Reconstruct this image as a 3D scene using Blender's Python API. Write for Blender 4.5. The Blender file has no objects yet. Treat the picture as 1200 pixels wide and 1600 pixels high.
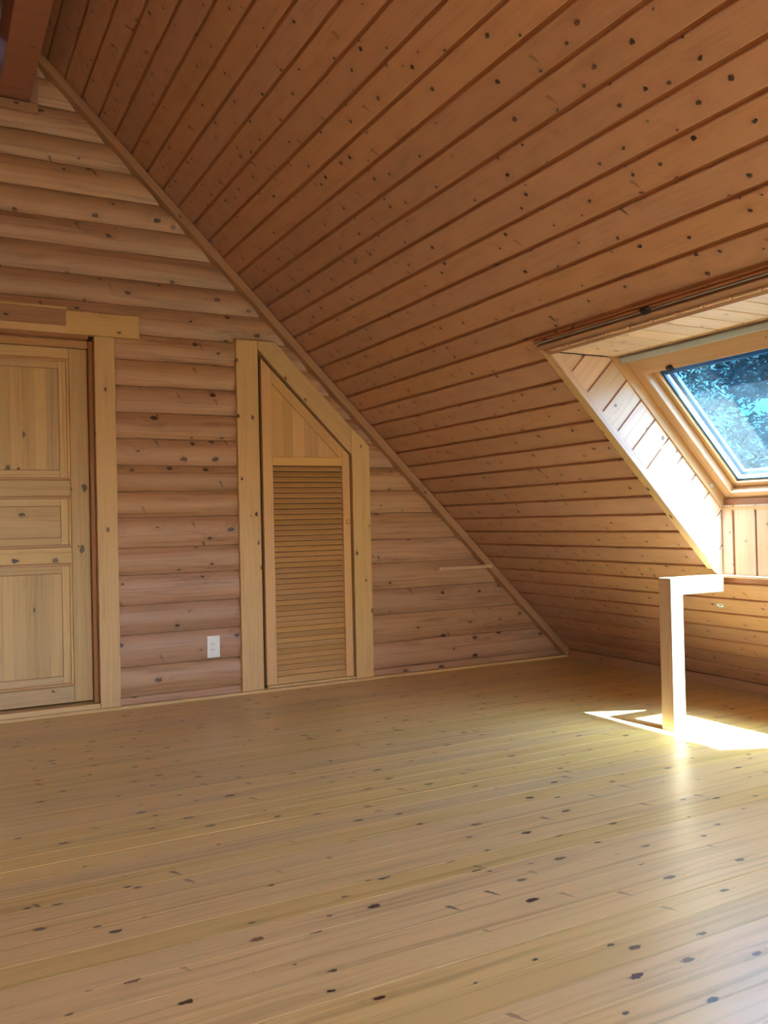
import bpy, bmesh, math, random
from mathutils import Vector, Matrix
random.seed(7)
S2 = math.sqrt(0.5)

# ------------------------------------------------------------------ camera
scene = bpy.context.scene
cd = bpy.data.cameras.new('camera'); cam = bpy.data.objects.new('camera', cd)
scene.collection.objects.link(cam); scene.camera = cam
PITCH, ROLL, YAW, FPX = math.radians(.5974), math.radians(-1.2812), math.radians(27.968), 1355.3
fw = Vector((math.sin(YAW)*math.cos(PITCH), math.cos(YAW)*math.cos(PITCH), math.sin(PITCH)))
rt = Vector((math.cos(YAW), -math.sin(YAW), 0)); up = rt.cross(fw)
r2 = math.cos(ROLL)*rt + math.sin(ROLL)*up; u2 = -math.sin(ROLL)*rt + math.cos(ROLL)*up
cam.matrix_world = Matrix(((r2.x, u2.x, -fw.x, 0), (r2.y, u2.y, -fw.y, 0), (r2.z, u2.z, -fw.z, 1.0), (0, 0, 0, 1)))
cd.sensor_fit = 'VERTICAL'; cd.sensor_height = 36; cd.lens = FPX/1600*36
cd.clip_start = .05; cd.clip_end = 400

# ------------------------------------------------------------------ light
SUN_DIR = Vector((-.045, .48, -1)).normalized()          # the way the sunlight travels
sl = bpy.data.lights.new('sun', 'SUN'); sun = bpy.data.objects.new('sun', sl)
scene.collection.objects.link(sun); sl.energy = 26.0; sl.angle = math.radians(.8); sl.color = (1, .88, .76)
sun.rotation_euler = (-SUN_DIR).to_track_quat('Z', 'Y').to_euler()
world = bpy.data.worlds.new('sky'); scene.world = world; world.use_nodes = True
wn = world.node_tree.nodes; wl = world.node_tree.links
sky = wn.new('ShaderNodeTexSky'); sky.sky_type = 'NISHITA'; sky.sun_disc = False
sky.sun_elevation = math.radians(64); sky.sun_rotation = math.atan2(-SUN_DIR.x, -SUN_DIR.y)
sky.air_density = 1.0; sky.dust_density = 2.5; sky.ozone_density = 1.0
wt = wn.new('ShaderNodeMix'); wt.data_type = 'RGBA'; wt.blend_type = 'MULTIPLY'; wt.inputs[0].default_value = 1; wt.inputs[7].default_value = (1.0, .90, .80, 1)
wl.new(sky.outputs[0], wt.inputs[6]); wl.new(wt.outputs[2], wn['Background'].inputs[0]); wn['Background'].inputs[1].default_value = .95
scene.view_settings.view_transform = 'Standard'; scene.view_settings.look = 'None'
scene.view_settings.gamma = 1; scene.view_settings.use_curve_mapping = False
scene.view_settings.exposure = 2.5

# ------------------------------------------------------------------ dimensions (metres, floor z = 0)
W = 4.907          # front face of the casings on the gable wall
WB = 4.958         # plane of the log joints
SC = 4.12          # right slope: x + z = SC
RX = .45           # ridge
RZ = SC - RX
YB = -2.6          # back wall
LX = RX - RZ       # where the left slope meets the floor
KY0, KY1 = 1.72, 2.94        # skylight shaft, along y
KC = 4.43                    # plane where shaft lining meets the window: x + z = KC
QY0, QY1 = -1.50, .70         # second skylight, added for light outside the frame, nearer the viewer
KT, KB = 1.71, 3.41          # shaft ceiling height z, shaft sill wall x

# ------------------------------------------------------------------ materials
def nn(nt, t, **k):
    n = nt.nodes.new(t)
    for a, b in k.items(): setattr(n, a, b)
    return n
def math_(nt, op, a, b=None, c=None, clamp=False):
    n = nn(nt, 'ShaderNodeMath', operation=op); n.use_clamp = clamp
    for i, v in enumerate((a, b, c)):
        if v is None: continue
        if isinstance(v, (int, float)): n.inputs[i].default_value = v
        else: nt.links.new(v, n.inputs[i])
    return n.outputs[0]
def mixc(nt, f, a, b, mode='MIX'):
    n = nn(nt, 'ShaderNodeMix', data_type='RGBA', blend_type=mode)
    for s, v in ((n.inputs[0], f), (n.inputs[6], a), (n.inputs[7], b)):
        if isinstance(v, (int, float)): s.default_value = v
        elif isinstance(v, tuple): s.default_value = (*v, 1) if len(v) == 3 else v
        else: nt.links.new(v, s)
    return n.outputs[2]
def ramp(nt, v, a, b):
    n = nn(nt, 'ShaderNodeMapRange', interpolation_type='SMOOTHSTEP'); nt.links.new(v, n.inputs[0])
    for i, x in ((1, a), (2, b)):
        if isinstance(x, (int, float)): n.inputs[i].default_value = x
        else: nt.links.new(x, n.inputs[i])
    return n.outputs[0]

def pine(name, light, dark, knot=(.05, .02, .012), cell=.12, chance=.55, size=.011, stretch=1.4, rough=.38,
         coat=0., grain=.55, freq=42., vary=.18, bump=.25, blotch=.25, spec=.5, crack=0., streak=.5, hb=.0022, spike=0., bx=2.2):
    """pine board; grain runs along each piece's own X axis"""
    m = bpy.data.materials.new(name); m.use_nodes = True; nt = m.node_tree; L = nt.links
    bs = nt.nodes['Principled BSDF']
    tc = nn(nt, 'ShaderNodeTexCoord'); oi = nn(nt, 'ShaderNodeObjectInfo')
    sp = nn(nt, 'ShaderNodeSeparateXYZ'); L.new(tc.outputs['Object'], sp.inputs[0])
    rnd = oi.outputs['Random']
    X = math_(nt, 'ADD', sp.outputs[0], math_(nt, 'MULTIPLY', rnd, 71.3))
    Y = math_(nt, 'ADD', sp.outputs[1], math_(nt, 'MULTIPLY', rnd, 17.7))
    Z = sp.outputs[2]
    # slow wander of the grain
    cw = nn(nt, 'ShaderNodeCombineXYZ'); L.new(math_(nt, 'MULTIPLY', X, 1.3), cw.inputs[0]); L.new(math_(nt, 'MULTIPLY', Y, 9), cw.inputs[1]); L.new(math_(nt, 'MULTIPLY', Z, 9), cw.inputs[2])
    n1 = nn(nt, 'ShaderNodeTexNoise'); n1.inputs['Detail'].default_value = 2; n1.inputs['Scale'].default_value = 1; L.new(cw.outputs[0], n1.inputs['Vector'])
    # knots: one chance per cell
    cv = nn(nt, 'ShaderNodeCombineXYZ')
    L.new(math_(nt, 'DIVIDE', X, cell*stretch), cv.inputs[0]); L.new(math_(nt, 'DIVIDE', Y, cell), cv.inputs[1])
    wob = nn(nt, 'ShaderNodeTexNoise'); wob.inputs['Scale'].default_value = 75; wob.inputs['Detail'].default_value = 1
    L.new(tc.outputs['Object'], wob.inputs['Vector'])
    vo = nn(nt, 'ShaderNodeTexVoronoi', voronoi_dimensions='2D', feature='F1'); vo.inputs['Scale'].default_value = 1
    L.new(cv.outputs[0], vo.inputs['Vector'])
    sc = nn(nt, 'ShaderNodeSeparateColor'); L.new(vo.outputs['Color'], sc.inputs[0])
    dist = math_(nt, 'MULTIPLY', vo.outputs['Distance'], cell)
    dist = math_(nt, 'ADD', dist, math_(nt, 'MULTIPLY_ADD', wob.outputs[0], size*1.2, -size*.6))
    has = math_(nt, 'LESS_THAN', sc.outputs[0], chance)
    rad = math_(nt, 'MULTIPLY', math_(nt, 'MULTIPLY_ADD', sc.outputs[1], size*.9, size*.35), has)
    kn = math_(nt, 'SUBTRACT', 1, ramp(nt, dist, math_(nt, 'MULTIPLY', rad, .7), math_(nt, 'ADD', rad, .0004)))
    kn = math_(nt, 'MULTIPLY', kn, has)
    halo = math_(nt, 'MULTIPLY', has, math_(nt, 'EXPONENT', math_(nt, 'DIVIDE', dist, math_(nt, 'MULTIPLY_ADD', rad, -1.6, -.002))))
    # growth rings
    g = math_(nt, 'ADD', math_(nt, 'MULTIPLY', Y, freq), math_(nt, 'MULTIPLY', n1.outputs[0], 5.5))
    g = math_(nt, 'ADD', g, math_(nt, 'MULTIPLY', halo, 3.2))
    g = math_(nt, 'ADD', g, math_(nt, 'MULTIPLY', Z, freq*.8))
    rings = math_(nt, 'MULTIPLY_ADD', math_(nt, 'SINE', math_(nt, 'MULTIPLY', g, 6.283)), .5, .5)
    rings = math_(nt, 'POWER', rings, 2.2)
    cf = nn(nt, 'ShaderNodeCombineXYZ'); L.new(math_(nt, 'MULTIPLY', X, 6), cf.inputs[0]); L.new(math_(nt, 'MULTIPLY', Y, 420), cf.inputs[1]); L.new(math_(nt, 'MULTIPLY', Z, 300), cf.inputs[2])
    n2 = nn(nt, 'ShaderNodeTexNoise'); n2.inputs['Scale'].default_value = 1; n2.inputs['Detail'].default_value = 2; L.new(cf.outputs[0], n2.inputs['Vector'])
    cb = nn(nt, 'ShaderNodeCombineXYZ'); L.new(math_(nt, 'MULTIPLY', X, bx), cb.inputs[0]); L.new(math_(nt, 'MULTIPLY', Y, 16), cb.inputs[1]); L.new(math_(nt, 'MULTIPLY', Z, 14), cb.inputs[2])
    n3 = nn(nt, 'ShaderNodeTexNoise'); n3.inputs['Scale'].default_value = 1; n3.inputs['Detail'].default_value = 4; L.new(cb.outputs[0], n3.inputs['Vector'])
    f = math_(nt, 'MULTIPLY', rings, grain)
    f = math_(nt, 'ADD', f, math_(nt, 'MULTIPLY_ADD', n2.outputs[0], .5, -.25))
    cs_ = nn(nt, 'ShaderNodeCombineXYZ'); L.new(math_(nt, 'MULTIPLY', X, .9), cs_.inputs[0]); L.new(math_(nt, 'ADD', math_(nt, 'MULTIPLY', Y, 52), math_(nt, 'MULTIPLY', n1.outputs[0], 3)), cs_.inputs[1]); L.new(math_(nt, 'MULTIPLY', Z, 60), cs_.inputs[2])
    n4 = nn(nt, 'ShaderNodeTexNoise'); n4.inputs['Scale'].default_value = 1; n4.inputs['Detail'].default_value = 2; L.new(cs_.outputs[0], n4.inputs['Vector'])
    f = math_(nt, 'ADD', f, math_(nt, 'MULTIPLY', math_(nt, 'SUBTRACT', n4.outputs[0], .5), streak*3))
    f = math_(nt, 'ADD', f, math_(nt, 'MULTIPLY', math_(nt, 'SUBTRACT', n3.outputs[0], .5), blotch*4), None, True)
    f = math_(nt, 'ADD', f, math_(nt, 'MULTIPLY', halo, .35), None, True)
    col = mixc(nt, f, light, dark)
    ins = ramp(nt, math_(nt, 'DIVIDE', dist, math_(nt, 'ADD', rad, .0001)), 0, .8)
    kcol = mixc(nt, ins, tuple(k*1.8 for k in knot), knot)
    kstr = math_(nt, 'MULTIPLY_ADD', sc.outputs[2], .25, .75)
    col = mixc(nt, math_(nt, 'MULTIPLY', kn, kstr), col, kcol)
    if spike:      # knots cut lengthwise: tapering reddish flames across the board
        cq = nn(nt, 'ShaderNodeCombineXYZ')
        L.new(math_(nt, 'DIVIDE', math_(nt, 'ADD', X, math_(nt, 'MULTIPLY', Y, .45)), .21), cq.inputs[0]); L.new(math_(nt, 'DIVIDE', Y, .24), cq.inputs[1])
        vq = nn(nt, 'ShaderNodeTexVoronoi', voronoi_dimensions='2D', feature='F1'); vq.inputs['Scale'].default_value = 1; L.new(cq.outputs[0], vq.inputs['Vector'])
        sq = nn(nt, 'ShaderNodeSeparateColor'); L.new(vq.outputs['Color'], sq.inputs[0])
        vp = nn(nt, 'ShaderNodeVectorMath', operation='SUBTRACT'); L.new(cq.outputs[0], vp.inputs[0]); L.new(vq.outputs['Position'], vp.inputs[1])
        dp = nn(nt, 'ShaderNodeSeparateXYZ'); L.new(vp.outputs[0], dp.inputs[0])
        dy = math_(nt, 'MULTIPLY', dp.outputs[1], .24); dx = math_(nt, 'ADD', math_(nt, 'MULTIPLY', dp.outputs[0], .21), math_(nt, 'MULTIPLY_ADD', wob.outputs[0], .008, -.004))
        wd_ = math_(nt, 'MULTIPLY', ramp(nt, dy, -.028, .030), .009)
        lens = math_(nt, 'MULTIPLY', math_(nt, 'LESS_THAN', math_(nt, 'ABSOLUTE', dx), wd_), math_(nt, 'LESS_THAN', math_(nt, 'ABSOLUTE', dy), .026))
        lens = math_(nt, 'MULTIPLY', lens, math_(nt, 'LESS_THAN', sq.outputs[0], spike))
        col = mixc(nt, math_(nt, 'MULTIPLY', lens, math_(nt, 'MULTIPLY_ADD', sq.outputs[1], .5, .35)), col, tuple(k*2.2 for k in knot))
    if crack:
        ck = math_(nt, 'LESS_THAN', math_(nt, 'ABSOLUTE', math_(nt, 'SUBTRACT', n2.outputs[0], .5)), crack)
        ck = math_(nt, 'MULTIPLY', ck, ramp(nt, n3.outputs[0], .58, .66)); col = mixc(nt, math_(nt, 'MULTIPLY', ck, .6), col, knot)
    hsv = nn(nt, 'ShaderNodeHueSaturation'); L.new(col, hsv.inputs['Color'])
    r2_ = math_(nt, 'FRACT', math_(nt, 'MULTIPLY', rnd, 37.7))
    L.new(math_(nt, 'MULTIPLY_ADD', rnd, vary*2, 1-vary), hsv.inputs['Value'])
    L.new(math_(nt, 'MULTIPLY_ADD', r2_, .10, .95), hsv.inputs['Saturation'])
    L.new(math_(nt, 'MULTIPLY_ADD', r2_, .007, .4965), hsv.inputs['Hue'])
    L.new(hsv.outputs[0], bs.inputs['Base Color'])
    L.new(math_(nt, 'MULTIPLY_ADD', n3.outputs[0], .25, rough-.12), bs.inputs['Roughness'])
    bs.inputs['Specular IOR Level'].default_value = spec
    bs.inputs['Coat Weight'].default_value = coat; bs.inputs['Coat Roughness'].default_value = .3
    if bump:
        h = math_(nt, 'ADD', math_(nt, 'MULTIPLY', n2.outputs[0], .0004), math_(nt, 'MULTIPLY', rings, -.00025))
        h = math_(nt, 'ADD', h, math_(nt, 'MULTIPLY', halo, hb))
        h = math_(nt, 'ADD', h, math_(nt, 'MULTIPLY', kn, -.0012))
        bp = nn(nt, 'ShaderNodeBump'); bp.inputs['Strength'].default_value = bump; bp.inputs['Distance'].default_value = 1
        L.new(h, bp.inputs['Height']); L.new(bp.outputs[0], bs.inputs['Normal'])
        if coat: L.new(bp.outputs[0], bs.inputs['Coat Normal'])
    return m
def plain(name, col, rough=.5, metal=0., spec=.5, emit=None):
    m = bpy.data.materials.new(name); m.use_nodes = True; nt = m.node_tree; b = nt.nodes['Principled BSDF']
    tc = nn(nt, 'ShaderNodeTexCoord'); n = nn(nt, 'ShaderNodeTexNoise'); n.inputs['Scale'].default_value = 40
    nt.links.new(tc.outputs['Object'], n.inputs['Vector'])
    nt.links.new(mixc(nt, n.outputs[0], tuple(c*.9 for c in col), tuple(min(1, c*1.1) for c in col)), b.inputs['Base Color'])
    b.inputs['Roughness'].default_value = rough; b.inputs['Metallic'].default_value = metal; b.inputs['Specular IOR Level'].default_value = spec
    return m

M_CEIL = pine('ceiling_pine', (.48, .247, .150), (.34, .152, .088), knot=(.022, .009, .007), cell=.092, chance=.60, size=.0078, stretch=1.2, rough=.36, coat=.25, grain=.16, vary=.07, bump=1.0, blotch=.34, bx=8, streak=.25, hb=.005, spike=.25)
M_TONG = pine('ceiling_tongue', (.34, .13, .055), (.26, .09, .035), chance=.2, rough=.5, grain=.3, bump=0, blotch=.1)
M_LOG = pine('log_pine', (.48, .275, .165), (.31, .152, .086), knot=(.045, .02, .017), cell=.14, chance=.68, size=.012, stretch=1.6, rough=.42, coat=.05, grain=.30, freq=30, vary=.09, bump=.3, blotch=.32, crack=.022, streak=.8, spike=.35)
M_FLOOR = pine('floor_pine', (.70, .455, .175), (.46, .280, .098), knot=(.035, .014, .010), cell=.105, chance=.60, size=.0088, stretch=2.0, rough=.36, coat=.25, grain=.16, freq=46, vary=.07, bump=.10, blotch=.20, streak=1.15, spike=.42)
M_CAS = pine('casing_pine', (.64, .41, .185), (.50, .285, .115), knot=(.04, .018, .012), cell=.11, chance=.45, size=.0085, stretch=1.6, rough=.45, grain=.2, freq=35, vary=.05, bump=.2, blotch=.18, crack=.01, streak=.4)
M_DOOR = pine('door_pine', (.56, .37, .17), (.38, .225, .095), knot=(.035, .025, .028), cell=.17, chance=.36, size=.0135, stretch=1.6, rough=.42, grain=.2, freq=40, vary=.13, bump=.2, blotch=.25, streak=.6)
M_LOUV = pine('louvre_pine', (.64, .375, .15), (.50, .26, .095), chance=.0, rough=.45, grain=.3, freq=60, vary=.12, bump=.15, blotch=.2)
M_WIN = pine('window_pine', (.50, .27, .12), (.40, .19, .08), chance=.15, size=.006, rough=.35, coat=.15, grain=.35, freq=60, vary=.05, bump=.1, blotch=.15)
M_LIN = pine('lining_pine', (.62, .40, .26), (.47, .26, .155), knot=(.16, .07, .05), cell=.11, chance=.5, size=.008, rough=.42, grain=.3, vary=.08, bump=.35, blotch=.2)
M_POST = pine('post_pine', (.60, .38, .24), (.46, .26, .155), knot=(.25, .12, .08), cell=.14, chance=.3, size=.006, stretch=2, rough=.45, grain=.45, freq=55, vary=.02, bump=.1, blotch=.15)
M_BEAM = pine('beam_pine', (.34, .13, .075), (.24, .085, .05), chance=.1, rough=.5, grain=.3, vary=.02, bump=.1)
M_TRIM = pine('trim_pine', (.40, .215, .125), (.28, .135, .075), knot=(.05, .02, .015), cell=.1, chance=.25, size=.006, stretch=2, rough=.45, grain=.3, freq=60, vary=.04, bump=.1)
M_WHITE = plain('outlet_plastic', (.80, .80, .78), .35)
M_BLACK = plain('black_rubber', (.012, .010, .010), .5)
M_ALU = plain('anodised_aluminium', (.34, .335, .34), .5, .1)
M_STEEL = plain('steel', (.55, .56, .58), .3, 1.)
M_BRASS = plain('brass', (.62, .42, .2), .35, 1.)
M_SPACER = plain('glazing_spacer', (.05, .09, .15), .5, 0)
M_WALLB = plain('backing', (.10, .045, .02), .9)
M_ROOF = plain('roof_felt', (.05, .05, .05), .9)

# ------------------------------------------------------------------ builders
COL = scene.collection
def link(name, bm, mat, parent=None, M=None, smooth=False):
    me = bpy.data.meshes.new(name); bmesh.ops.recalc_face_normals(bm, faces=bm.faces); bm.to_mesh(me); bm.free(); me.materials.append(mat)
    if smooth:
        for p in me.polygons: p.use_smooth = True
    return place(name, me, parent, M)
def place(name, me, parent=None, M=None):
    o = bpy.data.objects.new(name, me); COL.objects.link(o)
    if parent is not None: o.parent = parent
    if M is None: M = Matrix.Identity(4)
    if M is not None: o.matrix_world = M if parent is None else M
    if parent is not None and M is not None:
        o.matrix_parent_inverse = Matrix.Identity(4); o.matrix_basis = pmat(parent).inverted() @ M
    o['_m'] = [v for r in (M if M is not None else (pmat(parent) if parent is not None else Matrix.Identity(4))) for v in r]
    return o
def pmat(o):
    v = o.get('_m')
    return Matrix([v[i*4:i*4+4] for i in range(4)]) if v else Matrix.Identity(4)
def frame(o, x, y):
    """matrix with local X along x, local Y along y, local Z = x cross y"""
    x = Vector(x).normalized(); y = Vector(y); y = (y - x*y.dot(x)).normalized(); z = x.cross(y)
    return Matrix(((x.x, y.x, z.x, o[0]), (x.y, y.y, z.y, o[1]), (x.z, y.z, z.z, o[2]), (0, 0, 0, 1)))
def struct(o): o['kind'] = 'structure'; return o
def tag(o, label, cat, group=None):
    o['label'] = label; o['category'] = cat
    if group: o['group'] = group
    return o
def empty(name, loc=(0, 0, 0), parent=None):
    o = bpy.data.objects.new(name, None); COL.objects.link(o); o.empty_display_size = .05
    M = Matrix.Translation(loc); o.matrix_world = M; o['_m'] = [v for r in M for v in r]
    if parent is not None: o.parent = parent; o.matrix_basis = pmat(parent).inverted() @ M
    return o
def poly_bm(pts, t, bev=.0015):
    """polygon pts (local XY) with its front at z=0 and its back at z=-t"""
    bm = bmesh.new(); vs = [bm.verts.new((x, y, -t)) for x, y in pts]; f = bm.faces.new(vs)
    r = bmesh.ops.extrude_face_region(bm, geom=[f])
    top = [v for v in r['geom'] if isinstance(v, bmesh.types.BMVert)]
    for v in top: v.co.z = 0
    if bev:
        es = [e for e in bm.edges if all(v in top for v in e.verts)]
        bmesh.ops.bevel(bm, geom=es, offset=bev, segments=1, affect='EDGES', profile=.5)
    return bm
def rect(l, w): return [(0, 0), (l, 0), (l, w), (0, w)]
def board(name, l, w, t, M, mat, parent, bev=.0015):
    return link(name, poly_bm(rect(l, w), t, bev), mat, parent, M)
def box_bm(x0, y0, z0, x1, y1, z1, bev=0, bm=None):
    b = bmesh.new() if bm is None else bm
    r = bmesh.ops.create_cube(b, size=1)
    for v in r['verts']: v.co = Vector(((x0+x1)/2+v.co.x*(x1-x0), (y0+y1)/2+v.co.y*(y1-y0), (z0+z1)/2+v.co.z*(z1-z0)))
    if bev:
        es = list({e for v in r['verts'] for e in v.link_edges}); bmesh.ops.bevel(b, geom=es, offset=bev, segments=2, affect='EDGES', profile=.6)
    return b
_cache = {}
def shared(key, fn):
    if key not in _cache:
        bm = fn(); me = bpy.data.meshes.new(key[0]); bmesh.ops.recalc_face_normals(bm, faces=bm.faces); bm.to_mesh(me); bm.free(); _cache[key] = me
    return _cache[key]
def sboard(name, l, w, t, M, mat, parent, bev=.0015):
    def fn(): return poly_bm(rect(l, w), t, bev)
    k = (name, round(l, 4), round(w, 4), t, bev, mat.name); new = k not in _cache
    me = shared(k, fn)
    if new: me.materials.append(mat)
    return place(name, me, parent, M)
def lathe_bm(prof, n=20):
    bm = bmesh.new(); rings = []
    for r, z in prof:
        rings.append([bm.verts.new((r*math.cos(2*math.pi*i/n), r*math.sin(2*math.pi*i/n), z)) for i in range(n)])
    for a, b in zip(rings, rings[1:]):
        for i in range(n): bm.faces.new((a[i], a[(i+1) % n], b[(i+1) % n], b[i]))
    bm.faces.new(rings[0]); bm.faces.new(rings[-1]); return bm

# ================================================================== SHELL
# floor: slab + boards running along x
fl = struct(link('floor', box_bm(LX-.2, YB-.2, -.22, SC+.3, WB+.25, -.022), M_WALLB))
PIT = .1
y = WB - .02
k = 0
y = 1.672 + PIT*33
WIDE = {round(1.672+PIT*i, 3): g for i, g in ((0, .0045), (4, .003), (5, .002), (9, .0025), (11, .004), (12, .002))}
while y > YB:
    y0 = y - PIT; gap = WIDE.get(round(y0, 3), random.choice((.0008, .0010, .0012, .0018)))
    if y0 < WB:
        w_ = min(y, WB+.03) - y0 - gap
        sboard('floor_board', SC - LX - .02, round(w_, 4), .02, frame((LX, y0+gap, 0), (1, 0, 0), (0, 1, 0)), M_FLOOR, fl, .0003)
    y -= PIT

# ceiling, right slope: boards along y, facing down into the room.
# local X = -y world, local Y = down the slope, local Z = (-1,0,-1)/sqrt2
ce = struct(empty('ceiling', (RX, 0, RZ)))
def slope_pt(z, y, off=0):       # point on right slope at height z, off metres into the room
    return Vector((SC - z - off*S2, y, z - off*S2))
DN = Vector((S2, 0, -S2))
def fslope(o, w=0):              # frame with local X = -y, local Z into the room; a rect of width w hangs down-slope from o
    return frame(Vector(o) + DN*w, (0, -1, 0), -DN)
def flip(pts): return [(a, -b) for a, b in reversed(pts)]
OZ0, OZ1 = .700, 1.742           # opening in the slope
def back_panel(name, c, y0, y1, z0, z1, t, mat, parent, hole=None):
    """panel on plane x+z=c, between heights, front towards the room"""
    def piece(ya, yb, za, zb):
        if yb-ya < 1e-4 or zb-za < 1e-4: return
        M = fslope((c-zb, yb, zb), (zb-za)/S2); return link(name, poly_bm(rect(yb-ya, (zb-za)/S2), t, 0), mat, parent, M)
    if hole:
        hy0, hy1, hz0, hz1 = hole
        piece(y0, y1, hz1, z1); piece(y0, y1, z0, hz0); piece(y0, hy0, hz0, hz1); piece(hy1, y1, hz0, hz1)
    else: piece(y0, y1, z0, z1)
back_panel('sheathing', SC+.011*1.414, QY1+.1, WB+.02, -.05, RZ+.02, .02, M_TONG, ce, (KY0-.03, KY1+.03, OZ0-.02, OZ1+.02))
back_panel('sheathing', SC+.011*1.414, YB, QY1+.1, -.05, RZ+.02, .02, M_TONG, ce, (QY0-.03, QY1+.03, OZ0-.02, OZ1+.02))
Zp = .0862; zt = 2.291 + Zp*16; GAP = .0145
while zt > -.03:
    zb = zt - Zp; wd = Zp/S2 - GAP
    z1 = min(zt, RZ)
    if zb > OZ1 or zt < OZ0 + .01:                       # full board
        l_ = WB - YB
        sboard('ceiling_board', l_, round(wd, 4), .016, fslope(slope_pt(zt, WB, 0), round(wd, 4)), M_CEIL, ce, .003)
    else:
        a, b = WB - KY1, WB - KY0                        # opening in local x
        s0, s1 = (zt-OZ1)/S2, (zt-OZ0)/S2                # opening in local y
        L_ = WB - YB; M = fslope(slope_pt(zt, WB, 0)); Mr = fslope(slope_pt(zt, WB, 0), round(wd, 4))
        if s0 > 0 and s0 < wd:
            link('ceiling_board', poly_bm(flip([(0, 0), (L_, 0), (L_, wd), (b, wd), (b, s0), (a, s0), (a, wd), (0, wd)]), .016, .003), M_CEIL, ce, M)
        elif s1 > 0 and s1 < wd:
            link('ceiling_board', poly_bm(flip([(0, 0), (a, 0), (a, s1), (b, s1), (b, 0), (L_, 0), (L_, wd), (0, wd)]), .016, .003), M_CEIL, ce, M)
        else:
            sboard('ceiling_board', a, round(wd, 4), .016, Mr, M_CEIL, ce, .003)
            sboard('ceiling_board', KY0-QY1, round(wd, 4), .016, fslope(slope_pt(zt, KY0, 0), round(wd, 4)), M_CEIL, ce, .003)
            sboard('ceiling_board', QY0-YB, round(wd, 4), .016, fslope(slope_pt(zt, QY0, 0), round(wd, 4)), M_CEIL, ce, .003)
    zt = zb
# left slope
DL = Vector((-S2, 0, -S2)); zt = RZ
link('sheathing', poly_bm(rect(WB-YB, RZ/S2+.05), .02, 0), M_TONG, ce, frame((RX-.011*1.41, WB, RZ), (0, -1, 0), DL))
while zt > 0:
    sboard('ceiling_board', WB-YB, round(Zp/S2-GAP, 4), .016, frame((RX-(RZ-zt), WB, zt), (0, -1, 0), DL), M_CEIL, ce, .003)
    zt -= Zp
# roof outside
rf = struct(empty('roof', (RX, 0, RZ+.5)))
back_panel('roof_slab', 4.62, QY1+.1, WB+.5, -1.0, RZ+.02+.5, .05, M_ROOF, rf, (KY0-.03, KY1+.03, OZ0+.25, OZ1+.03))
back_panel('roof_slab', 4.62, YB-.4, QY1+.1, -1.0, RZ+.02+.5, .05, M_ROOF, rf, (QY0-.03, QY1+.03, OZ0+.25, OZ1+.03))
link('roof_slab', poly_bm(rect(WB-YB+.9, 6.6), .05, 0), M_ROOF, rf, frame((RX, WB+.5, RZ+.5), (0, -1, 0), DL))

# ---- gable wall
wb = struct(empty('wall_back', (0, WB, 0)))
def wallpoly(name, pts, t, ypl, mat, parent, bev=0):      # polygon in world x,z with its front facing -y
    # local X = world x, local Y = world z, local Z = -y
    return link(name, poly_bm(pts, t, bev), mat, parent, frame((0, ypl, 0), (1, 0, 0), (0, 0, 1)))
DX0, DX1, DZ1 = -.06, .860, 2.055
wallpoly('wall_core', [(LX, -.02), (DX0, -.02), (DX0, DZ1), (DX1, DZ1), (DX1, -.02), (SC+.02, -.02), (RX, RZ), ], .06, WB, M_WALLB, wb)
wallpoly('wall_core', [(DX0-.05, -.02), (DX1+.05, -.02), (DX1+.05, DZ1+.05), (DX0-.05, DZ1+.05)], .04, WB+.0605, M_WALLB, wb)
joints = [.05, .217, .396, .560, .728, .880, 1.0515, 1.197, 1.343, 1.494, 1.641, 1.790, 1.937, 2.080, 2.241, 2.386, 2.539, 2.684, 2.830, 2.984, 3.130, 3.28, 3.43, 3.58, 3.73]
joints = [-.10] + joints
SAG = .034
CTR = 4.10                                              # logs end on this diagonal, under the trim
def log(x0, x1, z0, z1, diag0=None, diag1=None):
    """half-round log face; diag = x + z of a 45 degree cut"""
    NS = 9; h = z1 - z0; bm = bmesh.new(); A = []; B = []; off = (x0 if x0 is not None else 0)
    prof = []
    for i in range(NS+1):
        u = i/NS; d = .009 + (SAG-.009)*(1-abs(2*u-1)**2.2)
        if i == 0: prof.append((z0, 0.0))
        prof.append((z0+.0022+u*(h-.0044), d))
        if i == NS: prof.append((z1, 0.0))
    prof = [p for p in prof if p[0] >= 0.0] if z0 < 0 else prof
    if z0 < 0: prof = [(0.0, SAG*.8)] + prof
    for z, d in prof:
        a = x0 if diag0 is None else min(x0, diag0 - z)
        b = x1 if diag1 is None else min(x1, diag1 - z)
        if b < a: b = a + .002
        A.append(bm.verts.new((a-off, z-z0, d))); B.append(bm.verts.new((b-off, z-z0, d)))
    for i in range(len(A)-1):
        f = bm.faces.new((A[i], B[i], B[i+1], A[i+1])); f.smooth = 0 < i < len(A)-2
    f1 = bm.faces.new(A); f2 = bm.faces.new(list(reversed(B)))
    for f in (f1, f2):
        for e in f.edges: e.smooth = False
    bm.faces.new([A[0], A[-1], B[-1], B[0]])
    me_ = link('log', bm, M_LOG, wb, frame((off, WB, z0), (1, 0, 0), (0, 0, 1)))
    return me_
for z0, z1 in zip(joints, joints[1:]):
    if z1 > RZ-.05: break
    zm = (z0+z1)/2
    lx = LX + zm + .1
    if z0 >= 2.07:
        log(lx, 5, z0, z1, None, CTR)
    else:
        log(max(lx, LX), -.10, z0, z1)
        log(.88, 1.70, z0, z1)
        log(2.45, 5, z0, z1, 3.93, CTR)
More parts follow.
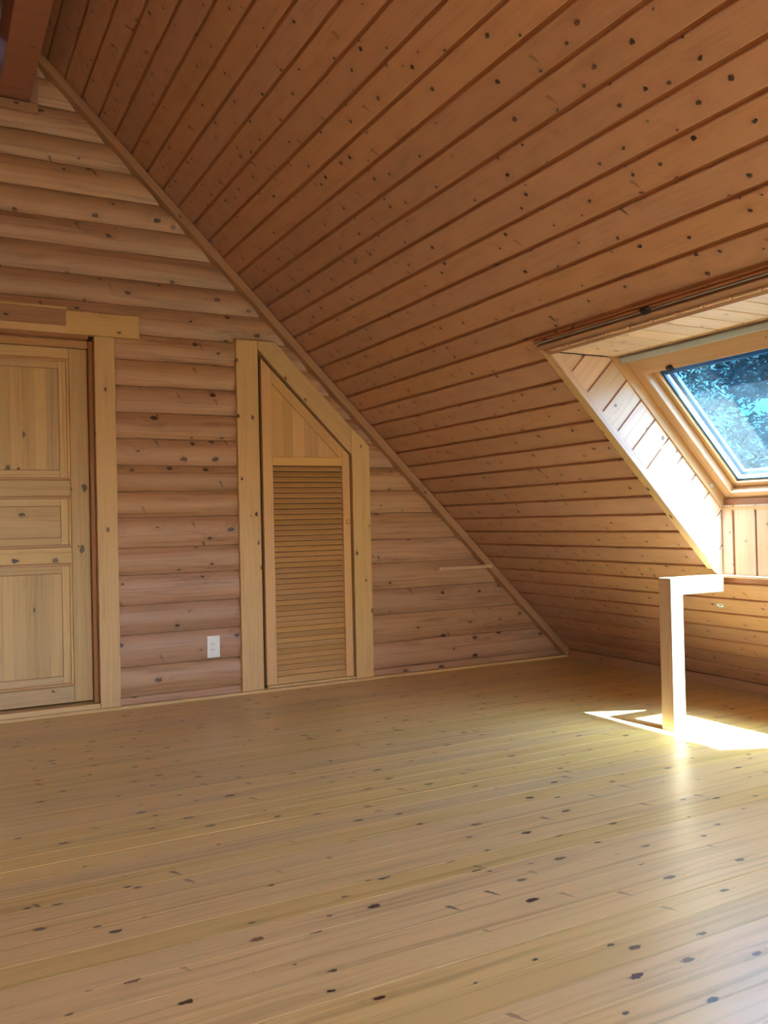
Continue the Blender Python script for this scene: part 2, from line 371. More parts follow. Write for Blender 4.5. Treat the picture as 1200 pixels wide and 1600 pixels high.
# other walls of the room (behind the camera)
wf = struct(empty('wall_front', (0, YB, 0)))
BW = (-1.2, .8, .5, 2.0)                              # unseen window behind the camera, added for fill light: x0 x1 z0 z1
def wallpoly2(name, pts, t, ypl, mat, parent): return link(name, poly_bm([(-a, b) for a, b in pts], t, 0), mat, parent, frame((0, ypl, 0), (-1, 0, 0), (0, 0, 1)))
x0, x1, z0, z1 = BW
wallpoly2('wall_core', [(LX, -.02), (x0, -.02), (x0, z1), (x1, z1), (x1, -.02), (SC, -.02), (RX, RZ)], .12, YB, M_LOG, wf)
wallpoly2('wall_core', [(x0, -.02), (x0, z0), (x1, z0), (x1, -.02)], .12, YB, M_LOG, wf)

# ---- glass
def glass(name, tint, refl=.02, dust=.012):
    m = bpy.data.materials.new(name); m.use_nodes = True; nt = m.node_tree; nt.nodes.clear()
    o = nn(nt, 'ShaderNodeOutputMaterial'); t = nn(nt, 'ShaderNodeBsdfTransparent'); g = nn(nt, 'ShaderNodeBsdfGlossy'); x = nn(nt, 'ShaderNodeMixShader')
    t.inputs[0].default_value = (*tint, 1); g.inputs['Roughness'].default_value = .02; g.inputs['Color'].default_value = (.9, .95, 1, 1)
    fr = nn(nt, 'ShaderNodeLayerWeight'); fr.inputs[0].default_value = .5
    nt.links.new(math_(nt, 'MULTIPLY_ADD', math_(nt, 'POWER', fr.outputs['Facing'], 4), .8, refl, True), x.inputs[0]); nt.links.new(t.outputs[0], x.inputs[1]); nt.links.new(g.outputs[0], x.inputs[2]); d = nn(nt, 'ShaderNodeBsdfTranslucent'); d.inputs[0].default_value = (.45, .75, 1, 1); x2 = nn(nt, 'ShaderNodeMixShader')   # dust film, tinted blue to paint a hazy veil
    nz = nn(nt, 'ShaderNodeTexNoise'); nz.inputs['Scale'].default_value = 9; nz.inputs['Detail'].default_value = 5
    tcg = nn(nt, 'ShaderNodeTexCoord'); nt.links.new(tcg.outputs['Object'], nz.inputs['Vector'])
    nt.links.new(math_(nt, 'MULTIPLY', nz.outputs[0], dust), x2.inputs[0])
    nt.links.new(x.outputs[0], x2.inputs[1]); nt.links.new(d.outputs[0], x2.inputs[2]); nt.links.new(x2.outputs[0], o.inputs[0])
    return m
M_GLASS = glass('tinted_skylight_glass', (.58, .80, .96)); M_GLASS2 = glass('clear_glass', (.93, .96, .95))
w2 = struct(empty('window_2', ((x0+x1)/2, YB, z0)))  # unseen window, added to light the room from behind
for a, b, c, d in ((x0, z0, x1, z0+.06), (x0, z1-.06, x1, z1), (x0, z0, x0+.06, z1), (x1-.06, z0, x1, z1), ((x0+x1)/2-.04, z0, (x0+x1)/2+.04, z1)):
    link('window_frame', box_bm(a, YB-.08, b, c, YB-.02, d), M_WIN, w2)
link('glass_pane', box_bm(x0+.03, YB-.055, z0+.03, x1-.03, YB-.05, z1-.03), M_GLASS2, w2)

# ================================================================== SKYLIGHT
wi = struct(empty('window_1', (KB, (KY0+KY1)/2, KC-KB)))
lin = struct(empty('trim_1', (KB, (KY0+KY1)/2, SC-KB)))
# soffit boards (run outwards along x), 3D joints at y = 2.69 ...
topx0, topx1 = 2.372, KC-KT
y = 2.69 + .118*3
while y > KY0:
    ya = max(y-.118+.009, KY0); yb = min(y, KY1)
    if yb - ya > .01: sboard('lining_board', topx1-topx0+.03, round(yb-ya, 4), .014, frame((topx0, ya+0, KT), (1, 0, 0), (0, 1, 0)) @ Matrix.Translation((0, yb-ya, 0)) @ Matrix.Rotation(math.pi, 4, 'X'), M_LIN, lin, .002)
    y -= .118
link('sheathing', box_bm(topx0, KY0-.02, KT+.008, topx1+.05, KY1+.02, KT+.03), M_TONG, lin)
# sill wall boards (vertical), facing -x
sz0, sz1 = SC-KB-.01, KC-KB
ys = [KY1, 2.878]
yy = 2.868
sboard('lining_board', sz1-sz0+.02, .058, .014, frame((KB, 2.94-.058, sz0), (0, 0, 1), (0, 1, 0)), M_LIN, lin, .002)
while yy > KY0:
    w_ = min(.113, yy-KY0)
    if w_ > .01: sboard('lining_board', sz1-sz0+.02, round(w_, 4), .014, frame((KB, yy-round(w_, 4), sz0), (0, 0, 1), (0, 1, 0)), M_LIN, lin, .003)
    yy -= .124
link('sheathing', box_bm(KB+.008, KY0-.02, sz0-.03, KB+.03, KY1+.02, sz1+.05), M_TONG, lin)
# cheeks: boards square to the slope between x+z=SC-.02 and KC, joints x-z = 1.015+.17k
def cheek(yp, side):
    def inside(poly, nx, nz, c, keep):                   # clip polygon by nx*x+nz*z <= c
        out = []
        for i in range(len(poly)):
            p, q = poly[i], poly[(i+1) % len(poly)]
            fp, fq = nx*p[0]+nz*p[1]-c, nx*q[0]+nz*q[1]-c
            if fp <= 0: out.append(p)
            if (fp < 0) != (fq < 0) and abs(fp-fq) > 1e-9:
                t = fp/(fp-fq); out.append((p[0]+t*(q[0]-p[0]), p[1]+t*(q[1]-p[1])))
        return out
    d = .355
    while d < 3.2:
        g = .010
        # rectangle in (x-z, x+z) space
        cor = []
        for a, s in ((d+g, SC-.01), (d+g, KC+.005), (d+.1695, KC+.005), (d+.1695, SC-.01)): cor.append(((a+s)/2, (s-a)/2))
        P = inside(cor, 0, 1, KT, 1); P = inside(P, 1, 0, KB, 1) if P else P
        if len(P) >= 3:
            o0 = P[0] if False else ((d+SC)/2, (SC-d)/2)
            ex = Vector((S2, 0, S2)); ey = Vector((S2, 0, -S2)) if side > 0 else Vector((S2, 0, -S2))
            # local X = outwards (1,0,1); local Z must face -y (side>0) or +y
            if side > 0: ey = Vector((-S2, 0, S2))
            M = frame((o0[0], yp, o0[1]), ex, ey)
            loc = []
            for px, pz in P:
                v = Vector((px-o0[0], 0, pz-o0[1])); loc.append((v.dot(ex), v.dot(ey)))
            # order counter-clockwise
            ar = sum(loc[i][0]*loc[(i+1) % len(loc)][1]-loc[(i+1) % len(loc)][0]*loc[i][1] for i in range(len(loc)))
            if ar < 0: loc.reverse()
            if abs(ar) > 2e-4: link('lining_board', poly_bm(loc, .014, .002), M_LIN, lin, M)
        d += .1695
    pts = [(SC-.01-KT, KT), (KC+.03-KT, KT), (KB, KC+.03-KB), (KB, SC-.01-KB)]
    if side > 0: link('sheathing', poly_bm(pts, .015, 0), M_TONG, lin, frame((0, yp+.008, 0), (1, 0, 0), (0, 0, 1)))
    else: link('sheathing', poly_bm([(-a, b) for a, b in pts][::-1], .015, 0), M_TONG, lin, frame((0, yp-.008, 0), (-1, 0, 0), (0, 0, 1)))
cheek(KY1, 1); cheek(KY0, -1)

# casing around the opening on the slope (proud of the ceiling by 16 mm)
TP = .016
def slope_poly(name, pts, t, off, mat, parent, bev=.002, grain_y=True):
    """pts as (y, z) on the slope. Grain along y when grain_y, else along the slope"""
    o = slope_pt(pts[0][1], pts[0][0], off)
    ex, ey = (Vector((0, -1, 0)), -DN) if grain_y else (DN, Vector((0, -1, 0)))
    loc = []
    for yy_, zz in pts:
        v = slope_pt(zz, yy_, off) - o; loc.append((v.dot(ex), v.dot(ey)))
    ar = sum(loc[i][0]*loc[(i+1) % len(loc)][1]-loc[(i+1) % len(loc)][0]*loc[i][1] for i in range(len(loc)))
    if ar < 0: loc.reverse()
    return link(name, poly_bm(loc, t, bev), mat, parent, frame(o, ex, ey))
yo0, yo1 = KY0-.06, KY1+.055
cs = struct(empty('trim_2', (2.37, (KY0+KY1)/2, 1.75)))
slope_poly('casing_board', [(yo1, 1.752), (yo0, 1.752), (yo0+.04, 1.712), (yo1-.04, 1.712)], TP+.004, TP+.004, M_TRIM, cs)
slope_poly('casing_board', [(yo1, 1.752), (yo1-.034, 1.718), (yo1-.034, .742), (yo1, .742)], TP, TP, M_CAS, cs, .002, False)
slope_poly('casing_board', [(yo0, 1.752), (yo0+.034, 1.718), (yo0+.034, .742), (yo0, .742)], TP, TP, M_CAS, cs, .002, False)
# narrow inner edging, lapping into the shaft and running further down
slope_poly('casing_edge', [(KY1+.020, 1.720), (KY1-.001, 1.712), (KY1-.001, .700), (KY1+.020, .700)], .030, TP+.006, M_LIN, cs, .002, False)
slope_poly('casing_edge', [(KY0-.020, 1.720), (KY0+.001, 1.712), (KY0+.001, .700), (KY0-.020, .700)], .030, TP+.006, M_LIN, cs, .002, False)
# sill strip under the opening
link('sill_strip', box_bm(0, KY0-.06, 0, .05, KY1-.0, .012, .002), M_POST, cs, Matrix.Translation((KB-.035, 0, SC-KB-.016)))

# window frame: nested rectangular rings in the plane x+z = c
def ring(name, c0, c1, inset0, inset1, mat, parent, bev=.0015, sides='tblr'):
    """four members between planes c0..c1; inset0/1 = outer / inner distance from the shaft"""
    ax, az = KC-KT, KT                                   # top-left corner of the shaft on plane KC
    Ls = (KB-(KC-KT))/S2                                 # slope length
    n = Vector((S2, 0, S2)); t = (c1-c0)*S2; base = Vector((ax, KY1, az)) + n*((c0-KC)*S2)
    def mem(pts, gx):
        ex, ey = (Vector((0, -1, 0)), -DN) if gx else (DN, Vector((0, -1, 0)))
        P = [base + Vector((0, -a, 0)) + DN*b for a, b in pts]; o = P[0]
        loc = [((p-o).dot(ex), (p-o).dot(ey)) for p in P]
        ar = sum(loc[i][0]*loc[(i+1) % 4][1]-loc[(i+1) % 4][0]*loc[i][1] for i in range(4))
        if ar < 0: loc.reverse()
        link(name, poly_bm(loc, t, bev), mat, parent, frame(o, ex, ey))
    Wd = KY1-KY0; i0, i1 = inset0, inset1
    if 't' in sides: mem([(i0, i0), (Wd-i0, i0), (Wd-i1, i1), (i1, i1)], True)
    if 'b' in sides: mem([(i0, Ls-i0), (i1, Ls-i1), (Wd-i1, Ls-i1), (Wd-i0, Ls-i0)], True)
    if 'l' in sides: mem([(i0, i0), (i1, i1), (i1, Ls-i1), (i0, Ls-i0)], False)
    if 'r' in sides: mem([(Wd-i0, i0), (Wd-i0, Ls-i0), (Wd-i1, Ls-i1), (Wd-i1, i1)], False)
ring('outer_frame', KC, KC+.10, -.03, .008, M_WIN, wi)
ring('window_frame', KC+.07, KC+.22, .0085, .062, M_WIN, wi)
ring('sash', KC+.125, KC+.20, .0625, .088, M_WIN, wi, .002)
ring('glazing_spacer', KC+.149, KC+.165, .0885, .098, M_SPACER, wi, 0)
ring('flashing', KC+.225, KC+.25, .04, .092, M_SPACER, wi)
link('top_hood', box_bm(0, -.185, 0, KY1-KY0-.06, 0, .115, .01), M_SPACER, wi, fslope(Vector((KC-KT, KY1-.03, KT)) + Vector((S2, 0, S2))*.235 + DN*.05))  # unseen outside box, added to trim the near edge of the sun patch
_o = Vector((KC-KT, KY1, KT)) + Vector((S2, 0, S2))*.043
link('sash_top_rail', poly_bm(rect(KY1-KY0-.125, .098), .05, .003), M_WIN, wi, fslope(_o + Vector((0, -.0625, 0)) + DN*.062, .098))
# glass
Ls = (KB-(KC-KT))/S2
link('glass_pane', poly_bm(rect(KY1-KY0-.18, Ls-.18), .004, 0), M_GLASS, wi,
     frame(Vector((KC-KT, KY1-.09, KT)) + Vector((S2, 0, S2))*.108 + DN*.09, (0, -1, 0), DN))
# ventilation bar across the top, with end cap and brackets
nrm = Vector((S2, 0, S2))
LATCH = Vector((KC-KT, 2.715, KT)) + nrm*.043 + DN*.150
vb = Vector((KC-KT, KY1-.035, KT)) + nrm*.026 + DN*.024
link('ventilation_bar', box_bm(0, -.030, 0, KY1-KY0-.08, 0, .020, .004), M_ALU, wi, frame(vb, (0, -1, 0), -DN))
link('bar_cap', lathe_bm([(.009, 0), (.010, .001), (.010, .014), (.008, .016)], 16), M_BLACK, wi, frame(vb + DN*.030, DN, (0, 1, 0)))
for d in (.04, .30, .60, .90):
    link('bar_bracket', poly_bm([(-.014, 0), (.014, 0), (.003, .02), (-.003, .02)], .006, .0008), M_ALU, wi, frame(vb + Vector((0, -d, 0)) - nrm*.012, (0, -1, 0), -DN))
link('latch', box_bm(-.016, -.014, -.004, .016, .012, .012, .004), M_BLACK, wi, frame(LATCH, (0, -1, 0), -DN))
link('screw_cap', lathe_bm([(.010, 0), (.010, .002), (.006, .003), (.0055, .0022)], 20), M_STEEL, wi, frame((3.335, KY1-.0095, 1.135), (1, 0, 0), (0, 0, 1)))

# added skylight, unseen past the right edge, for fill light: lining and glass
l2 = struct(empty('window_3', (KB, (QY0+QY1)/2, 1.0)))
pts2 = [(SC-.02-KT, KT), (KC+.13-KT, KT), (KB, KC+.13-KB), (KB, SC-.02-KB)]
link('window_lining', poly_bm(pts2, .015, 0), M_LIN, l2, frame((0, QY1, 0), (1, 0, 0), (0, 0, 1)))
link('window_lining', poly_bm([(-a, b) for a, b in pts2][::-1], .015, 0), M_LIN, l2, frame((0, QY0, 0), (-1, 0, 0), (0, 0, 1)))
link('window_lining', box_bm(topx0, QY0-.01, KT, topx1+.13, QY1+.01, KT+.02), M_LIN, l2)
link('window_lining', box_bm(KB, QY0-.01, sz0, KB+.02, QY1+.01, sz1+.13), M_LIN, l2)
link('glass_pane', poly_bm(rect(QY1-QY0, Ls+.02), .004, 0), M_GLASS, l2, frame(Vector((KC-KT, QY1, KT)) + Vector((S2, 0, S2))*.09 - DN*.01, (0, -1, 0), DN))

# wire over the opening; a dark strip paints the shadow gap beside it
cr = tag(empty('curtain_rail', (2.32, 2.3, 1.765)), 'grey wire above the skylight casing, with a dark strip painted as the shadow gap', 'curtain rail')
def along_y(z, off, y0, y1, w_, t_, name, mat, parent):
    return link(name, poly_bm(rect(y1-y0, w_), t_, .001), mat, parent, fslope(slope_pt(z, y1, off), w_))
along_y(1.7700, .014, KY0-.10, yo1+.006, .010, .014, 'track', M_TONG, cr)
along_y(1.7620, .018, KY0-.10, yo1+.004, .004, .018, 'wire', M_ALU, cr)
p = slope_pt(1.7645, 2.335, .016)
link('stopper', box_bm(-.019, -.015, -.002, .019, .013, .018, .006), M_BLACK, cr, frame(p, (0, -1, 0), -DN))

# ================================================================== TRIM ON THE GABLE WALL
# raking trim under the slope
ty = W - .035
t3 = struct(empty('trim_3', (2.5, ty, 1.58)))
Lr = 5.2/1.0
def rake(c, w_, yf, t_, mat, x_start, x_end, name):
    # strip whose upper edge is x+z=c, width w_ perpendicular, front plane yf
    o = Vector((x_start, yf, c-x_start)); L_ = (x_end-x_start)/S2
    # local X = down the slope, local Y = inward up? keep Z=-y  => Y = Z x X
    ex = DN; ez = Vector((0, -1, 0)); ey = ez.cross(ex)
    # ey points (perp) ; make sure it points away from the slope (towards -x,-z)
    pts = rect(L_, w_) if ey.x < 0 else [(0, -w_), (L_, -w_), (L_, 0), (0, 0)]
    return link(name, poly_bm(pts, t_, .002), mat, t3, frame(o, ex, ey))
rake(SC-.004, .046, ty, WB-ty, M_TRIM, .57, 4.07, 'raking_strip')
# floor strip along the gable wall and at the foot of the slope
b1 = struct(link('baseboard_back', box_bm(0, 0, 0, 4.07-.945+.90, .06, .016, .003), M_CAS, None, Matrix.Translation((.045, W-.022, 0))))
b2 = struct(link('baseboard_right', poly_bm(rect(WB-YB, .055), .012, .002), M_TRIM, None, frame((4.052, WB, .0), (0, -1, 0), (0, 0, 1)) ))

# ---- closet casing and louvred door
t4 = struct(empty('trim_4', (2.07, W, 0)))
CT = .045
def vboard(name, pts, t_, yf, mat, parent, bev=.002):
    """polygon in world x,z, grain vertical (local X = +z, local Y = -x, Z=-y)"""
    o = pts[0]; loc = [(p[1]-o[1], -(p[0]-o[0])) for p in pts]
    ar = sum(loc[i][0]*loc[(i+1) % len(loc)][1]-loc[(i+1) % len(loc)][0]*loc[i][1] for i in range(len(loc)))
    if ar < 0: loc.reverse()
    return link(name, poly_bm(loc, t_, bev), mat, parent, frame((o[0], yf, o[1]), (0, 0, 1), (-1, 0, 0)))
def hboard(name, pts, t_, yf, mat, parent, bev=.002, ax=(1, 0)):
    """grain along direction ax in x,z"""
    o = pts[0]; ex = Vector((ax[0], 0, ax[1])).normalized(); ez = Vector((0, -1, 0)); ey = ez.cross(ex)
    loc = []
    for p in pts:
        v = Vector((p[0]-o[0], 0, p[1]-o[1])); loc.append((v.dot(ex), v.dot(ey)))
    ar = sum(loc[i][0]*loc[(i+1) % len(loc)][1]-loc[(i+1) % len(loc)][0]*loc[i][1] for i in range(len(loc)))
    if ar < 0: loc.reverse()
    return link(name, poly_bm(loc, t_, bev), mat, parent, frame((o[0], yf, o[1]), ex, ey))
DI = 3.812    # inner edge of the diagonal board
DO = 3.980
vboard('casing_board', [(1.641, .016), (1.775, .016), (1.775, 2.092), (1.641, 2.092)], CT, W, M_CAS, t4)
hboard('casing_board', [(1.7765, 2.092), (1.7765, DI+.006-1.7765), (2.381, DI-.006-2.381), (2.381, DO-2.381), (DO-2.092, 2.092)], CT, W, M_CAS, t4, .002, (1, -1))
vboard('casing_board', [(2.387, .016), (2.509, .016), (2.509, 1.475), (2.470, 1.520), (2.3825, DO-2.3825), (2.3825, 1.44), (2.387, 1.40)], CT, W, M_CAS, t4)
vboard('threshold_strip', [(1.80, .0165), (2.386, .0165), (2.386, .031), (1.80, .031)], .03, W+.006, M_CAS, t4)
d2 = struct(empty('door_2', (2.09, W, 0)))
YL = W + .012                                             # leaf front
# dark rebate behind the leaf
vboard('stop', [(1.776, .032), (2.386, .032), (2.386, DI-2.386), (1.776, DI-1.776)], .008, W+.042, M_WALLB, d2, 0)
SX0, SX1, EX0, EX1 = 1.798, 1.862, 2.322, 2.373
LC = DI - .020                                            # outer diagonal of the leaf
LI = LC - .082
vboard('stile', [(SX0, .034), (SX1, .034), (SX1, LC-SX1), (SX0, LC-SX0)], .028, YL, M_LOUV, d2)
vboard('stile', [(EX0, .034), (EX1, .034), (EX1, LC-EX1), (EX0, LC-EX0)], .028, YL, M_LOUV, d2)
hboard('rail', [(SX1+.0005, LC-SX1), (SX1+.0005, LI-SX1), (EX0-.0005, LI-EX0), (EX0-.0005, LC-EX0)], .026, YL+.001, M_LOUV, d2, .002, (1, -1))
hboard('rail', [(SX1+.0005, 1.350), (EX0-.0005, 1.350), (EX0-.0005, 1.402), (SX1+.0005, 1.402)], .028, YL+.0005, M_LOUV, d2)
hboard('rail', [(SX1+.0005, .034), (EX0-.0005, .034), (EX0-.0005, .078), (SX1+.0005, .078)], .028, YL+.0005, M_LOUV, d2)
# triangular panel of glued staves
tri = empty('triangle_panel', (2.0, YL+.012, 1.41), d2)
xs = [SX1, 1.935, 2.000, 2.075, 2.165, 2.24, EX0]
for a, b in zip(xs, xs[1:]):
    ztop_a, ztop_b = LI-a+.004, LI-b+.004
    if ztop_a < 1.404: break
    pts = [(a, 1.4025), (b, 1.4025)] + ([(b, ztop_b)] if ztop_b > 1.4035 else []) + [(a, ztop_a)]
    if ztop_b < 1.4035: pts = [(a, 1.4025), (LI-1.4025, 1.4025), (a, ztop_a)]
    vboard('stave', pts, .010, YL+.012, M_LOUV, tri, .0004)
# louvre slats
NSL = 39; zA, zB = .080, 1.349; ph = (zB-zA)/NSL
th = math.radians(46); sw = .0345
def slat_bm():
    bm = poly_bm(rect(EX0-SX1-.001, sw), .005, .0012); return bm
for i in range(NSL):
    zc = zA + (i+.5)*ph
    ex = Vector((1, 0, 0)); ey = Vector((0, math.cos(th), math.sin(th)))      # top edge leans back
    o = Vector((SX1+.0005, YL+.0145, zc)) - ey*sw/2
    sboard('slat', EX0-SX1-.001, sw, .005, frame(o, ex, ey), M_LOUV, d2, .0012)
link('knob', lathe_bm([(.007, 0), (.0065, .012), (.012, .018), (.015, .024), (.013, .031), (.006, .034)], 20), M_BRASS, d2, frame((2.347, YL, 1.000), (1, 0, 0), (0, 0, 1)), True)

# ---- big door, its jamb, casing and head boards
t5 = struct(empty('trim_5', (.38, W, 0)))
vboard('casing_board', [(.837, .0), (.945, .0), (.945, 2.046), (.837, 2.046)], CT, W, M_CAS, t5)
vboard('casing_board', [(-.185, .0), (-.045, .0), (-.045, 2.046), (-.185, 2.046)], CT, W, M_CAS, t5)
hboard('head_board', [(-.32, 2.048), (1.082, 2.048), (1.082, 2.174), (-.32, 2.174)], CT, W-.001, M_CAS, t5)
# stepped moulding in front of the head board, left part
hboard('head_moulding', [(-.32, 2.046), (.692, 2.046), (.692, 2.088), (-.32, 2.088)], .013, W-.014, M_CAS, t5)
hboard('head_moulding', [(-.32, 2.088), (.692, 2.088), (.692, 2.176), (-.32, 2.176)], .006, W-.007, M_TRIM, t5)
hboard('head_lip', [(-.32, 2.176), (.696, 2.176), (.696, 2.189), (-.32, 2.189)], .030, W-.016, M_CAS, t5)
# jamb lining
YD = W + .078
M_JAMB = pine('jamb_pine', (.36, .16, .07), (.27, .11, .045), chance=.15, rough=.45, grain=.3, vary=.02, bump=.1)
link('jamb_lining', poly_bm(rect(2.03, .115), .02, .001), M_JAMB, t5, frame((.8375, W+.001, .017), (0, 0, 1), (0, 1, 0)))
vboard('jamb_edge', [(.8125, .017), (.837, .017), (.837, 2.026), (.8125, 2.026)], .05, W+.050, M_JAMB, t5, .003)
link('jamb_lining', poly_bm(rect(2.03, .115), .02, .001), M_JAMB, t5, frame((-.05, W+.116, .017), (0, 0, 1), (0, -1, 0)))
link('head_lining', poly_bm(rect(.85, .115), .02, .001), M_JAMB, t5, frame((-.045, W+.116, 2.028), (1, 0, 0), (0, -1, 0)))
hboard('door_stop', [(-.045, 1.985), (.811, 1.985), (.811, 2.027), (-.045, 2.027)], .05, YD-.02, M_WIN, t5)
link('threshold', box_bm(-.045, W+.004, 0, .836, W+.12, .042, .003), M_CAS, t5)
d1 = struct(empty('door_1', (.38, YD, .05)))
JX = .714                                                  # inner edge of right stile
vboard('stile', [(JX, .052), (.810, .052), (.810, 1.984), (JX, 1.984)], .04, YD, M_DOOR, d1)
vboard('stile', [(-.044, .052), (.052, .052), (.052, 1.984), (-.044, 1.984)], .04, YD, M_DOOR, d1)
XL = .0525
for a, b in ((.052, .142), (.808, .896), (1.174, 1.262), (1.925, 1.984)):
    hboard('rail', [(XL, a), (JX-.0005, a), (JX-.0005, b), (XL, b)], .04, YD-.0005, M_DOOR, d1, .003)
def panel(z0, z1, horiz=False):
    yp = YD+.016
    # sloping bead round the opening
    bw = .014
    for pts, ax in (([(XL, z0), (JX, z0), (JX-bw, z0+bw), (XL+bw, z0+bw)], 0), ([(XL, z1), (XL+bw, z1-bw), (JX-bw, z1-bw), (JX, z1)], 0)):
        hboard('bead', pts, .014, YD+.006, M_WIN, d1, .003)  # level beads get darker pine, their shade put into the colour
    for pts in ([(XL, z0), (XL+bw, z0+bw), (XL+bw, z1-bw), (XL, z1)], [(JX, z0), (JX, z1), (JX-bw, z1-bw), (JX-bw, z0+bw)]):
        vboard('bead', pts, .014, YD+.006, M_CAS, d1, .003)
    # flat margin and raised field of staves
    ma, mb, mc, md = XL+bw, JX-bw, z0+bw, z1-bw; mg = .042
    vboard('panel_backing', [(ma, mc), (mb, mc), (mb, md), (ma, md)], .010, yp+.006, M_JAMB, d1, 0)
    fa, fb, fc, fd = ma+mg, mb-mg, mc+mg, md-mg; q = .0035
    for x_ in ((ma, fa-q), (fb+q, mb)): vboard('panel_margin', [(x_[0], mc), (x_[1], mc), (x_[1], md), (x_[0], md)], .006, yp, M_DOOR, d1, .001)
    for z_ in ((mc, fc-q), (fd+q, md)): hboard('panel_margin', [(fa-q+.0003, z_[0]), (fb+q-.0003, z_[0]), (fb+q-.0003, z_[1]), (fa-q+.0003, z_[1])], .006, yp, M_DOOR, d1, .001)
    if horiz:
        n = 3
        for i in range(n):
            a = fc+(fd-fc)*i/n; b = fc+(fd-fc)*(i+1)/n
            hboard('stave', [(fa, a), (fb, a), (fb, b), (fa, b)], .008, yp-.002, M_DOOR, d1, .0008)
    else:
        n = 9
        for i in range(n):
            a = fa+(fb-fa)*i/n; b = fa+(fb-fa)*(i+1)/n
            vboard('stave', [(a, fc), (b, fc), (b, fd), (a, fd)], .008, yp-.002, M_DOOR, d1, .0008)
panel(1.262, 1.925); panel(.896, 1.174, True); panel(.142, .808)

# ---- ridge beam and the moulding where it enters the wall
bmr = tag(link('ridge_beam', box_bm(0, 0, 0, .150, WB-YB-.02, .28, .004), M_BEAM, None, Matrix.Translation((.378, YB+.01, 3.272))), 'dark reddish-brown beam overhead in the top left corner, running to the gable', 'beam')
t6 = struct(empty('trim_6', (.45, W, 3.25)))
hboard('beam_moulding', [(.30, 3.212), (.572, 3.212), (.572, 3.262), (.30, 3.262)], .04, W-.008, M_TRIM, t6)
vboard('beam_moulding', [(.530, 3.2625), (.572, 3.2625), (.572, 3.545), (.530, 3.545)], .04, W-.008, M_TRIM, t6)

# ================================================================== THINGS
# short wooden post and rail
pr = tag(empty('guard_post', (3.067, 2.948, 0)), 'pale planed wood post with short top rail, standing in the sun patch before the skylight', 'post')
link('post', poly_bm(rect(.706, .075), .075, .002), M_POST, pr, frame((3.105, 2.910, 0), (0, 0, 1), (-1, 0, 0)))
link('rail', poly_bm(rect(.272, .079), .070, .002), M_POST, pr, frame((3.1055, 2.9105, .6268), (1, 0, 0), (0, 0, 1)))
# peg stick on the wall
stk = tag(link('wooden_batten', poly_bm(rect(.425, .021), .060, .002), M_LIN, None, frame((2.985, W-.040, .667), (1, 0, 0), (0, 0, 1))), 'thin horizontal wooden stick fixed to the log wall below the raking trim', 'batten')
# outlet
ot = tag(empty('power_outlet', (1.474, WB-.03, .292)), 'white double socket plate on the log wall between the two doors', 'outlet')
oy = W + .012
def wbox(name, x0, z0, x1, z1, y0, y1, mat, parent, bev=.001):
    return link(name, box_bm(x0, y0, z0, x1, y1, z1, bev), mat, parent)
wbox('plate', 1.436, .231, 1.512, .356, oy, oy+.008, M_WHITE, ot, .003)
link('back_box', box_bm(1.445, oy+.006, .24, 1.503, WB+.002, .347), M_BLACK, ot)
wbox('socket_face', 1.459, .258, 1.489, .329, oy-.002, oy+.002, M_WHITE, ot, .0012)
for zz in (.310, .277):
    for xx, h in ((1.4665, .009), (1.4795, .007)):
        wbox('slot', xx-.0012, zz-h/2, xx+.0012, zz+h/2, oy-.0026, oy, M_BLACK, ot, 0)
# pale blue oval with a bluer centre, laid on the slope
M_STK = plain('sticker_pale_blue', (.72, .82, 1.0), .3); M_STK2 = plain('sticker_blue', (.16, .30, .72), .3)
def oval(a, b, n=24): return [(a*math.cos(2*math.pi*i/n), b*math.sin(2*math.pi*i/n)) for i in range(n)]
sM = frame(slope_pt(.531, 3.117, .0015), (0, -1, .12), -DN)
st = tag(link('sticker', poly_bm(oval(.021, .013), .0012, 0), M_STK, None, sM), 'small pale blue oval spot on the sloping boards beside the post', 'sticker')
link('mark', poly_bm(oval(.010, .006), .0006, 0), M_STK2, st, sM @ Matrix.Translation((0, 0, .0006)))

# ================================================================== OUTSIDE
rng = random.Random(3)
def leafmat(name, a, b):
    m = bpy.data.materials.new(name); m.use_nodes = True; nt = m.node_tree; bs = nt.nodes['Principled BSDF']
    g = nn(nt, 'ShaderNodeNewGeometry'); n = nn(nt, 'ShaderNodeTexNoise'); n.inputs['Scale'].default_value = 3
    nt.links.new(g.outputs['Position'], n.inputs['Vector'])
    f = math_(nt, 'MULTIPLY_ADD', g.outputs['Random Per Island'], .6, math_(nt, 'MULTIPLY', n.outputs[0], .4))
    nt.links.new(mixc(nt, f, a, b), bs.inputs['Base Color']); bs.inputs['Roughness'].default_value = .7; bs.inputs['Specular IOR Level'].default_value = .05
    return m
M_LEAF = leafmat('leaf_green', (.003, .013, .016), (.010, .040, .046)); M_FIR = leafmat('needle_green', (.004, .018, .022), (.015, .05, .055))
M_BARK = plain('bark', (.016, .016, .018), .9)
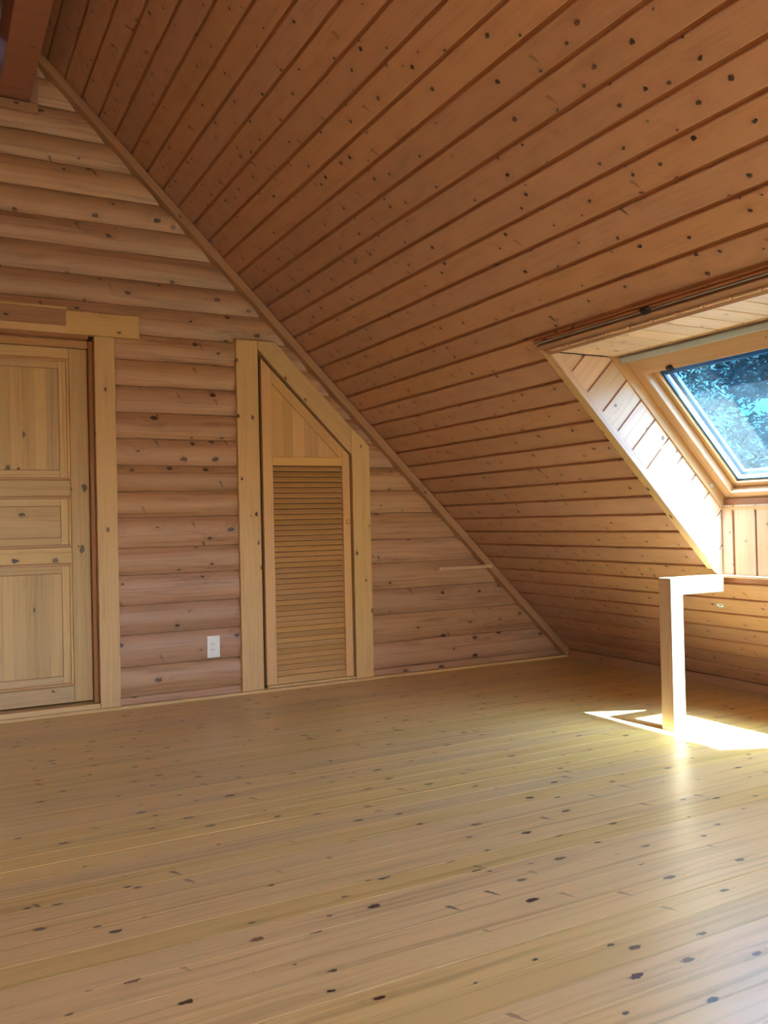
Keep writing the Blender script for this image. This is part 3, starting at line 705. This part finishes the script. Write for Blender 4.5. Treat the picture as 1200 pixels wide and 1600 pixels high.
def leaves(name, blobs, n, size, mat, parent, droop=.0, slim=.5):
    vs = []; fs = []
    tot = sum(b[3]**2 for b in blobs)
    for (cx, cy, cz, r, fl_) in blobs:
        for _ in range(int(n*r*r/tot)):
            d = Vector((rng.gauss(0, 1), rng.gauss(0, 1), rng.gauss(0, 1))).normalized()*r*(.55+.5*rng.random())
            c = Vector((cx+d.x, cy+d.y, cz+d.z*fl_))
            a = Vector((rng.gauss(0, 1), rng.gauss(0, 1), rng.gauss(0, .5)-droop)).normalized()
            b = a.cross(Vector((rng.gauss(0, .4), rng.gauss(0, .4), 1))).normalized(); s = size*(.6+.8*rng.random())
            i = len(vs); vs += [c-a*s, c+b*s*slim, c+a*s, c-b*s*slim]; fs.append((i, i+1, i+2, i+3))
    me = bpy.data.meshes.new(name); me.from_pydata(vs, [], fs); me.materials.append(mat)
    o = place(name, me, parent, Matrix.Identity(4)); o['kind'] = 'stuff'; return o
def trunk(x, y, z0, h, r, parent):
    bm = bmesh.new(); bmesh.ops.create_cone(bm, cap_ends=True, segments=10, radius1=r, radius2=r*.35, depth=h)
    link('trunk', bm, M_BARK, parent, Matrix.Translation((x, y, z0+h/2)))
gr = struct(link('ground', box_bm(-30, -40, -3.3, 60, 60, -3.0), plain('grass_ground', (.014, .026, .022), .95)))
def tree(x, y, h, r, n, size, label, mat, leaf_name='foliage', conifer=False, top=.0):
    t = tag(empty('conifer' if conifer else 'leafy_tree', (x, y, -3)), label, 'tree', None)
    trunk(x, y, -3, h*(.95 if conifer else .62), .12, t); bl = []
    if conifer:
        k = 9
        for i in range(k):
            u = i/(k-1); bl.append((x, y, -3+h*(.25+.73*u), max(.25, r*(1-u*.93)), .35))
        leaves(leaf_name, bl, n, size, mat, t, .5, .22)
    else:
        for i in range(16):
            a = rng.random()*6.28; q = r*.75*math.sqrt(rng.random())
            bl.append((x+q*math.cos(a), y+q*math.sin(a), -3+h*(.45+.45*rng.random()), r*(.28+.25*rng.random()), .7))
        leaves(leaf_name, bl, n, size, mat, t, .15, .42)
    return t
tree(7.25, 5.7, 5.3, 1.1, 11000, .045, 'bright leafy tree low in the skylight, nearest the glass', M_LEAF)
tree(9.9, 9.4, 8.2, 1.7, 20000, .07, 'dark conifer at the left edge of the skylight view', M_FIR, 'needles', True)
tree(13.9, 10.9, 8.6, 2.0, 16000, .08, 'tall leafy tree at the top of the skylight glass, farthest back', M_LEAF)
hl = bmesh.new(); N = 40
grid = [[hl.verts.new((15+26*(j/N), -24+60*(i/N), -3+12.5*(1-math.exp(-2.2*j/N))*1.25+.8*rng.random())) for j in range(N+1)] for i in range(N+1)]
for i in range(N):
    for j in range(N): hl.faces.new((grid[i][j], grid[i+1][j], grid[i+1][j+1], grid[i][j+1]))
struct(link('hillside', hl, M_FIR, None, None, True))

for o in bpy.data.objects:
    if '_m' in o.keys(): del o['_m']
